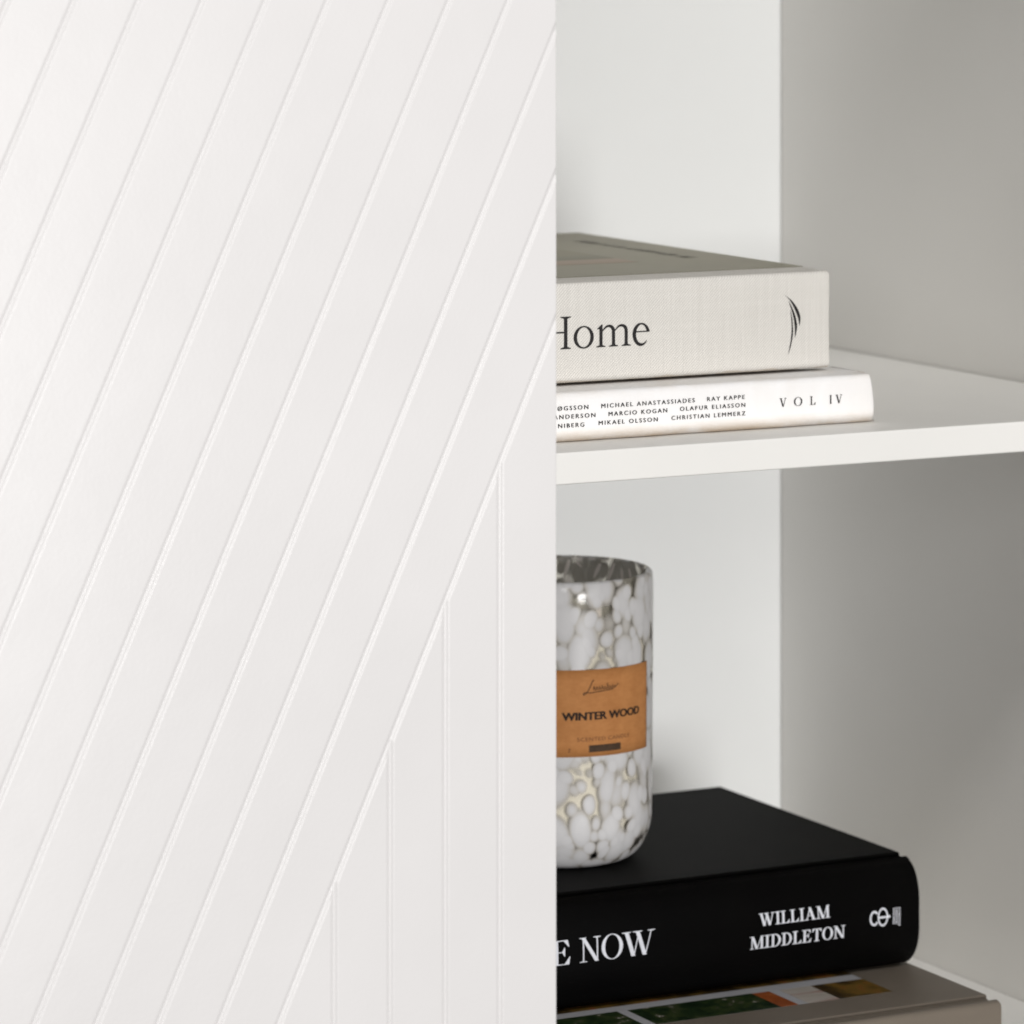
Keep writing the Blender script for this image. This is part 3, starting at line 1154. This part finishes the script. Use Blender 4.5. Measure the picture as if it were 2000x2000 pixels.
def label_pt(s_, z, lift):
    """s_ = metres along the label from its middle (which faces the front)"""
    r = jar_r(z) + 0.00025 + lift
    a = s_ / CR
    return (CX + r * sin(a), CY - r * cos(a), z)


V, Fc = [], []
NA, NZ = 40, 6
for i in range(NA + 1):
    s_ = -0.0253 + 0.0506 * i / NA
    for j in range(NZ + 1):
        V.append(label_pt(s_, LZ0 + (LZ1 - LZ0) * j / NZ, 0))
for i in range(NA):
    for j in range(NZ):
        a = i * (NZ + 1) + j
        Fc.append((a, a + NZ + 1, a + NZ + 2, a + 1))
label = from_data('paper_label', V, Fc, M['kraft'], candle, True, False)
so = label.modifiers.new('thick', 'SOLIDIFY')
so.thickness = 0.00015
so.offset = -1


def label_plane(x, y, lift):
    return label_pt(x, y, lift + 0.00006)


sans_line('label_lettering', 'WINTER WOOD', -0.0183, 0.0183, -0.1257, 0.0032, label_plane, M['label_ink'], label, 1.0, 0.02, 0.0012, (-0.00016, 0, 0.00016))
sans_line('label_lettering', 'SCENTED CANDLE', -0.0122, 0.0120, -0.1343, 0.0016, label_plane, M['label_ink_faint'], label, 1.1, -0.006, 0.0012)
V, Fc = [], []
for i in range(13):
    x = -0.0073 + 0.0146 * i / 12
    V += [(x, -0.1388), (x, -0.1360)]
for i in range(12):
    Fc.append((2 * i, 2 * i + 2, 2 * i + 3, 2 * i + 1))
lay('label_bar', [(V, Fc)], label_plane, M['label_bar'], label, 0.0012)
# script name
sc_ = 0.0016


def script(pts, w):
    out = []
    for i in range(len(pts) - 1):
        p0, p1, p2, p3 = pts[max(0, i - 1)], pts[i], pts[i + 1], pts[min(len(pts) - 1, i + 2)]
        for s_ in range(6):
            u = s_ / 6
            out.append(tuple(0.5 * (2 * p1[c] + (p2[c] - p0[c]) * u + (2 * p0[c] - 5 * p1[c] + 4 * p2[c] - p3[c]) * u * u +
                                    (3 * p1[c] - p0[c] - 3 * p2[c] + p3[c]) * u ** 3) for c in (0, 1)))
    out.append(pts[-1])
    return strip(out, [w] * len(out))


bx, bz = -0.0098, -0.1146
L_ = [(3.6, 4.6), (3.9, 4.9), (3.3, 4.0), (2.3, 1.6), (1.5, 0.0), (0.5, -0.9), (0.0, -0.7), (0.9, -0.1), (2.6, -0.3), (5.0, 0.0), (8.5, 0.3), (11.5, 0.6)]
pcs = [script([(bx + x * sc_ * 0.72, bz + y * sc_ * 0.62) for x, y in L_], 0.00030)]
x = 3.4
wv = []
for i, amp in enumerate((1, 0.8, 0.8, 1.0, 0.7, 1.6, 0.8, 0.9, 0.7)):
    wv += [(x, 0.7), (x + 0.25, 0.9 + 1.3 * amp), (x + 0.5, 0.9)]
    x += 0.92
wv += [(x + 0.4, 2.2), (x + 0.9, 1.6)]
pcs.append(script([(bx + a * sc_ * 0.80, bz + (b + 0.03 * a) * sc_ * 0.62) for a, b in wv], 0.00024))
lay('label_script', pcs, label_plane, M['label_ink'], label)
lay('label_mark', [script([(-0.0158, -0.1374), (-0.0150, -0.1372), (-0.0157, -0.1385), (-0.0149, -0.1384)], 0.0002)], label_plane, M['label_ink_faint'], label)
